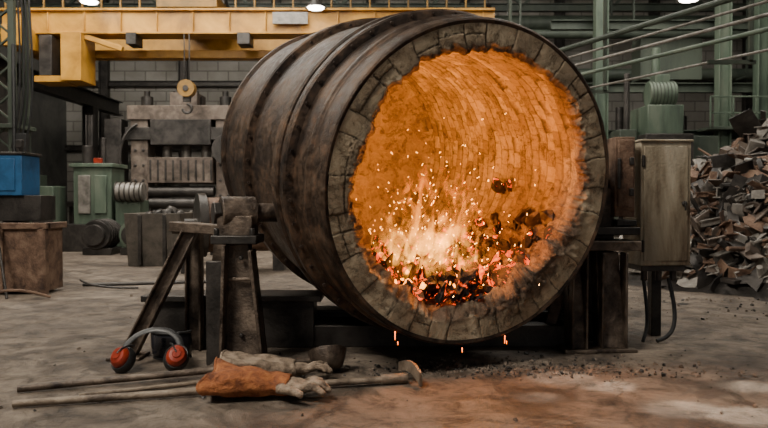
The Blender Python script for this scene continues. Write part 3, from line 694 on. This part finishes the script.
for x in (-4.75, -3.05):
    g.bx(x-.17, x+.17, 13.95, 14.4, .6, 2.55, 0); g.bx(x-.17, x+.17, 15.0, 15.4, .6, 2.55, 0); g.bx(x-.26, x+.26, 13.88, 14.5, 2.1, 2.35, 2); g.bx(x-.24, x+.24, 13.9, 14.45, .6, .85, 2)
    for z in (1.0, 1.3, 1.6, 1.9): g.cyl((x-.08, 13.93, z), (x-.08, 13.96, z), .03, None, 8, 2); g.cyl((x+.08, 13.93, z), (x+.08, 13.96, z), .03, None, 8, 2)
g.bx(-4.98, -2.82, 13.9, 15.4, 2.5, 2.78, 0); g.bx(-4.5, -3.3, 13.85, 15.2, 2.0, 2.5, 2); g.bx(-4.55, -3.25, 13.8, 15.2, 1.25, 1.75, 0)
for x in (-4.3, -3.9, -3.5): g.cyl((x, 14.3, 1.7), (x, 14.3, 2.1), .1, None, 16, 1)
for x in (-4.7, -4.1, -3.7, -3.1): g.cyl((x, 14.3, 2.78), (x, 14.3, 3.0), .12, None, 16, 2); g.cyl((x, 14.3, 3.0), (x, 14.3, 3.12), .06, None, 12, 2)
g.bx(-4.15, -3.6, 14.0, 14.7, 2.78, 3.05, 0)
for z in (.85, 1.08): g.cyl((-4.55, 13.95, z), (-3.25, 13.95, z), .11, None, 20, 2)
for k in range(9): g.cyl((-4.6+.18*k, 13.86, .62), (-4.6+.18*k, 13.86, .70), .03, None, 8, 1); g.bx(-4.5+.15*k, -4.46+.15*k, 13.78, 13.8, 1.3, 1.7, 2)
g.cyl((-2.95, 13.7, 1.9), (-2.95, 13.8, 1.9), .3, None, 30, 2); g.cyl((-2.95, 13.6, 1.9), (-2.95, 13.7, 1.9), .08, None, 16, 1)
g.bx(-2.8, -2.2, 13.6, 14.6, 0, 1.5, 0); g.bx(-2.7, -2.3, 13.56, 13.6, .3, 1.3, 2); g.cyl((-2.5, 14, 1.5), (-2.5, 14, 2.2), .15, None, 18, 0)
g.bx(-5.55, -5.2, 14.2, 14.6, 0, 2.55, 2); g.ibeam((-5.75, 14, 0), (-5.75, 14, 2.6), .14, .14, .02, 2)
g.tube(bez((-4.75, 13.85, 2.4), (-5.2, 13.7, 2.2), (-5.1, 13.7, 1.2), (-4.9, 13.8, .8)), .03, 8, 2)
g.build('forging_press', [M['plate'], M['gsteel'], M['dsteel']], .012)
for k, x in enumerate((-4.95, -4.3, -2.75)):
    g = MB()
    g.cyl((x, 12.0, .35), (x+.0, 12.6, .35), .25, None, 24, 0 if k else 1); g.cyl((x, 11.9, .35), (x, 12, .35), .18, None, 20, 1); g.bx(x-.25, x+.25, 12.05, 12.55, 0, .12, 1)
    for q in range(5): g.cyl((x, 12.08+q*.1, .35), (x, 12.1+q*.1, .35), .27, None, 24, 1)
    g.build('electric_motor', [M['green'], M['dsteel'], M['rust']], .006)
g = MB()
g.cyl((-2.35, 9.2, .62), (-1.5, 9.5, .62), .36, None, 40, 0); g.cyl((-2.45, 9.16, .62), (-2.35, 9.2, .62), .42, None, 40, 1); g.cyl((-2.6, 9.1, .62), (-1.3, 9.56, .62), .09, None, 20, 1)
g.bx(-2.62, -2.5, 9.0, 9.3, 0, .62, 1); g.bx(-1.5, -1.35, 9.4, 9.7, 0, .62, 1)
g.build('steel_roll', [M['rust'], M['dsteel']], .006)
g = MB(); g.bx(-8.6, -7.0, 15, 16, .8, .9, 0)
for x in (-8.5, -7.1):
    for y in (15.1, 15.9): g.bx(x-.04, x+.04, y-.04, y+.04, 0, .8)
g.bx(-8.2, -7.6, 15.2, 15.8, .9, 1.5, 1); g.build('work_bench', [M['dsteel'], M['green']], .006)
g = MB(); g.bx(-8.6, -6.2, 19.5, 20.4, 0, 2.0, 0); g.bx(-6.0, -4.2, 19.4, 20.4, 0, 1.2, 1); g.bx(-2.2, -.6, 18.6, 19.6, 0, 1.9, 0); g.bx(-2.0, -.8, 18.56, 18.6, .2, 1.7, 1); g.bx(-8.4, -6.4, 19.46, 19.5, .2, 1.8, 1)
for x in (-8.0, -7.3, -6.6): g.bx(x, x+.05, 19.4, 19.5, .1, 1.9, 0)
g.build('storage_cabinets', [M['dgreen'], M['gsteel']], .01)

# ------------------------------------------------------------------ right background
g = MB()
for x, y in ((4.07, 13.2), (6.37, 13.2), (7.1, 13.2)):
    g.ibeam((x, y, 0), (x, y, 5.9), .20, .24, .02, 0); g.bx(x-.18, x+.18, y-.18, y+.18, 0, .05, 0)
for z in (2.2, 3.1, 4.3): g.ibeam((3.2, 13.5, z), (11, 13.5, z), .14, .18, .02, 1)
g.bx(6.0, 10, 12.9, 13.9, 2.25, 2.3, 1)
for i in range(10): g.beam((6.0+i*.42, 12.9, 2.3), (6.0+i*.42, 12.9, 2.85), .03, .03, 0)
for z in (2.55, 2.85): g.beam((6.0, 12.9, z), (9.9, 12.9, z), .03, .03, 0)
g.bx(5.0, 6.2, 13.7, 14.2, 3.3, 4.1, 1)
g.build('steel_gantry', [M['green'], M['dgreen']], .004)
g = MB(); g.M = Matrix.Translation((.45, 1.25, 0)) @ Matrix.Diagonal((1, 1, 1.08, 1))
g.bx(3.9, 4.7, 10.4, 11.4, 0, 1.9, 1); g.bx(3.95, 4.55, 10.45, 11.3, 1.9, 2.35, 0); g.cyl((4.05, 10.75, 2.55), (4.5, 10.75, 2.55), .2, None, 24, 0)
for k in range(7): g.cyl((4.08+k*.06, 10.75, 2.55), (4.10+k*.06, 10.75, 2.55), .22, None, 24, 2)
g.bx(4.15, 4.4, 10.65, 10.9, 2.7, 2.85, 0); g.cyl((4.25, 10.9, 2.3), (4.25, 10.9, 3.3), .07, None, 16, 0); g.bx(3.6, 3.9, 10.8, 11.3, .0, 2.0, 2); g.cyl((3.75, 10.9, 1.0), (3.75, 10.9, 2.9), .05, None, 10, 1)
g.bx(4.7, 5.3, 10.8, 11.3, 0, 1.9, 2); g.bx(4.0, 4.3, 10.36, 10.4, 1.2, 1.7, 2)
g.build('hydraulic_pump_unit', [M['green'], M['dsteel'], M['dgreen']], .01)
g = MB(); dv = V((-.453, 1, 0))
for k, (x, z, r, mi) in enumerate(((3.84, 2.80, .020, 0), (3.9, 2.95, .016, 0), (3.7, 2.62, .024, 1), (3.95, 3.10, .035, 2), (3.9, 2.46, .014, 0))):
    p = V((x, 7, z)); g.cyl(p-dv*2.6, p+dv*5.5, r, None, 10, mi)
for t in (-1.6, .4, 2.4, 4.4):
    p = V((3.84, 7, 2.4))+dv*t; g.beam(p+V((-.25, 0, 0)), p+V((.25, 0, 0)), .04, .04, 2); g.beam(p+V((.2, 0, 0)), p+V((.2, 0, ZC-2.4-.02)), .04, .04, 2)
g.build('overhead_conduits', [M['gsteel'], M['green'], M['dgreen']])
g = MB()
for i in range(16):
    x = 3.2+i*.5+R.uniform(-.1, .1); y = R.uniform(15, 18.5); h = R.uniform(1.2, 2.6); w = R.uniform(.25, .7); mi = R.choice((0, 1, 2, 3))
    g.bx(x, x+w, y, y+.6, 0, h, mi); g.bx(x-.04, x+w+.04, y-.05, y+.65, h*.6, h*.6+.08, 1); g.cyl((x+w/2, y+.2, h), (x+w/2, y+.2, h+R.uniform(.2, .9)), R.uniform(.05, .14), None, 14, 1)
g.build('furnace_plant', [M['dgreen'], M['dsteel'], M['green'], M['plate']], .01)
g = MB()
for z, y, r in ((3.8, 16, .14), (4.6, 15.5, .1), (5.2, 17, .2)): g.cyl((2.4, y, z), (XR-.1, y, z), r, None, 16, 0)
for x in (3, 5.5, 8, 10.5):
    g.beam((x, 15.5, 3.75), (x, 15.5, ZC-.002), .04, .04); g.beam((x, 17, 5.2), (x, 17, ZC-.002), .04, .04); g.beam((x, 15.5, 3.68), (x, 16.1, 3.68), .04, .04)
g.build('duct_pipes', [M['dgreen']], 0, truss)

# ------------------------------------------------------------------ lights
def area(n, loc, tgt, size, power, col, sy=None):
    l = bpy.data.lights.new(n, 'AREA'); l.shape = 'RECTANGLE'; l.size = size; l.size_y = sy or size; l.energy = power; l.color = col
    o = bpy.data.objects.new(n, l); o.location = loc; bpy.context.scene.collection.objects.link(o)
    o.rotation_euler = (V(tgt)-V(loc)).to_track_quat('-Z', 'Y').to_euler(); return o
area('skylight_front', (-3.6, 0, 6.6), (0, 4, .6), 2.2, 720, (1, .92, .80))
area('skylight_right', (5.5, 5.5, 7.2), (2.5, 5, 0), 3, 320, (1, .92, .8))
area('skylight_back', (-4.5, 12, 7.3), (-4.5, 15, 0), 6, 1450, (1, .94, .84))
area('skylight_mid', (4.5, 11, 7.3), (5.5, 13, 0), 5, 700, (1, .95, .86))
area('skylight_left', (-5.5, 7.5, 7.2), (-3, 8, 0), 4, 430, (1, .92, .8))
def point(n, loc, power, col, r):
    l = bpy.data.lights.new(n, 'POINT'); l.energy = power; l.color = col; l.shadow_soft_size = r
    o = bpy.data.objects.new(n, l); o.location = FM @ V(loc); bpy.context.scene.collection.objects.link(o); o.parent = furn; return o
point('fire_light', (-.05, .24, -.18), 52, (1, .30, .04), .12)
point('fire_light_deep', (-.32, 1.25, .1), 70, (1, .36, .055), .15)
for (x, y, e_, s_) in ((.95, 3.72, 4200, 2.2), (1.15, 3.55, 4200, 1.8), (1.35, 3.15, 5200, 2.2), (1.62, 3.05, 5600, 2.4), (1.85, 3.55, 4200, 1.8), (.75, 3.35, 3500, 1.4)):
    l = bpy.data.lights.new('sun_shaft', 'SPOT'); l.energy = e_; l.spot_size = math.radians(s_); l.spot_blend = .6; l.color = (1, .93, .82); l.shadow_soft_size = .03
    o = bpy.data.objects.new('sun_shaft', l); o.location = (x+5.2, y+.8, 6.4); bpy.context.scene.collection.objects.link(o)
    o.rotation_euler = (V((x, y, 0))-o.location).to_track_quat('-Z', 'Y').to_euler()
w = bpy.data.worlds.new('world'); bpy.context.scene.world = w; w.use_nodes = True
w.node_tree.nodes['Background'].inputs[0].default_value = (.85, .85, .85, 1); w.node_tree.nodes['Background'].inputs[1].default_value = .26

# ------------------------------------------------------------------ camera
cd = bpy.data.cameras.new('camera'); cd.lens = 700/768*36; cd.sensor_width = 36; cd.clip_end = 100
cam = bpy.data.objects.new('camera', cd); bpy.context.scene.collection.objects.link(cam)
cam.location = (0, 0, .95); cam.rotation_euler = (math.radians(90-1.15), 0, 0)
cd.dof.use_dof = True; cd.dof.focus_distance = 4.0; cd.dof.aperture_fstop = 4
bpy.context.scene.camera = cam
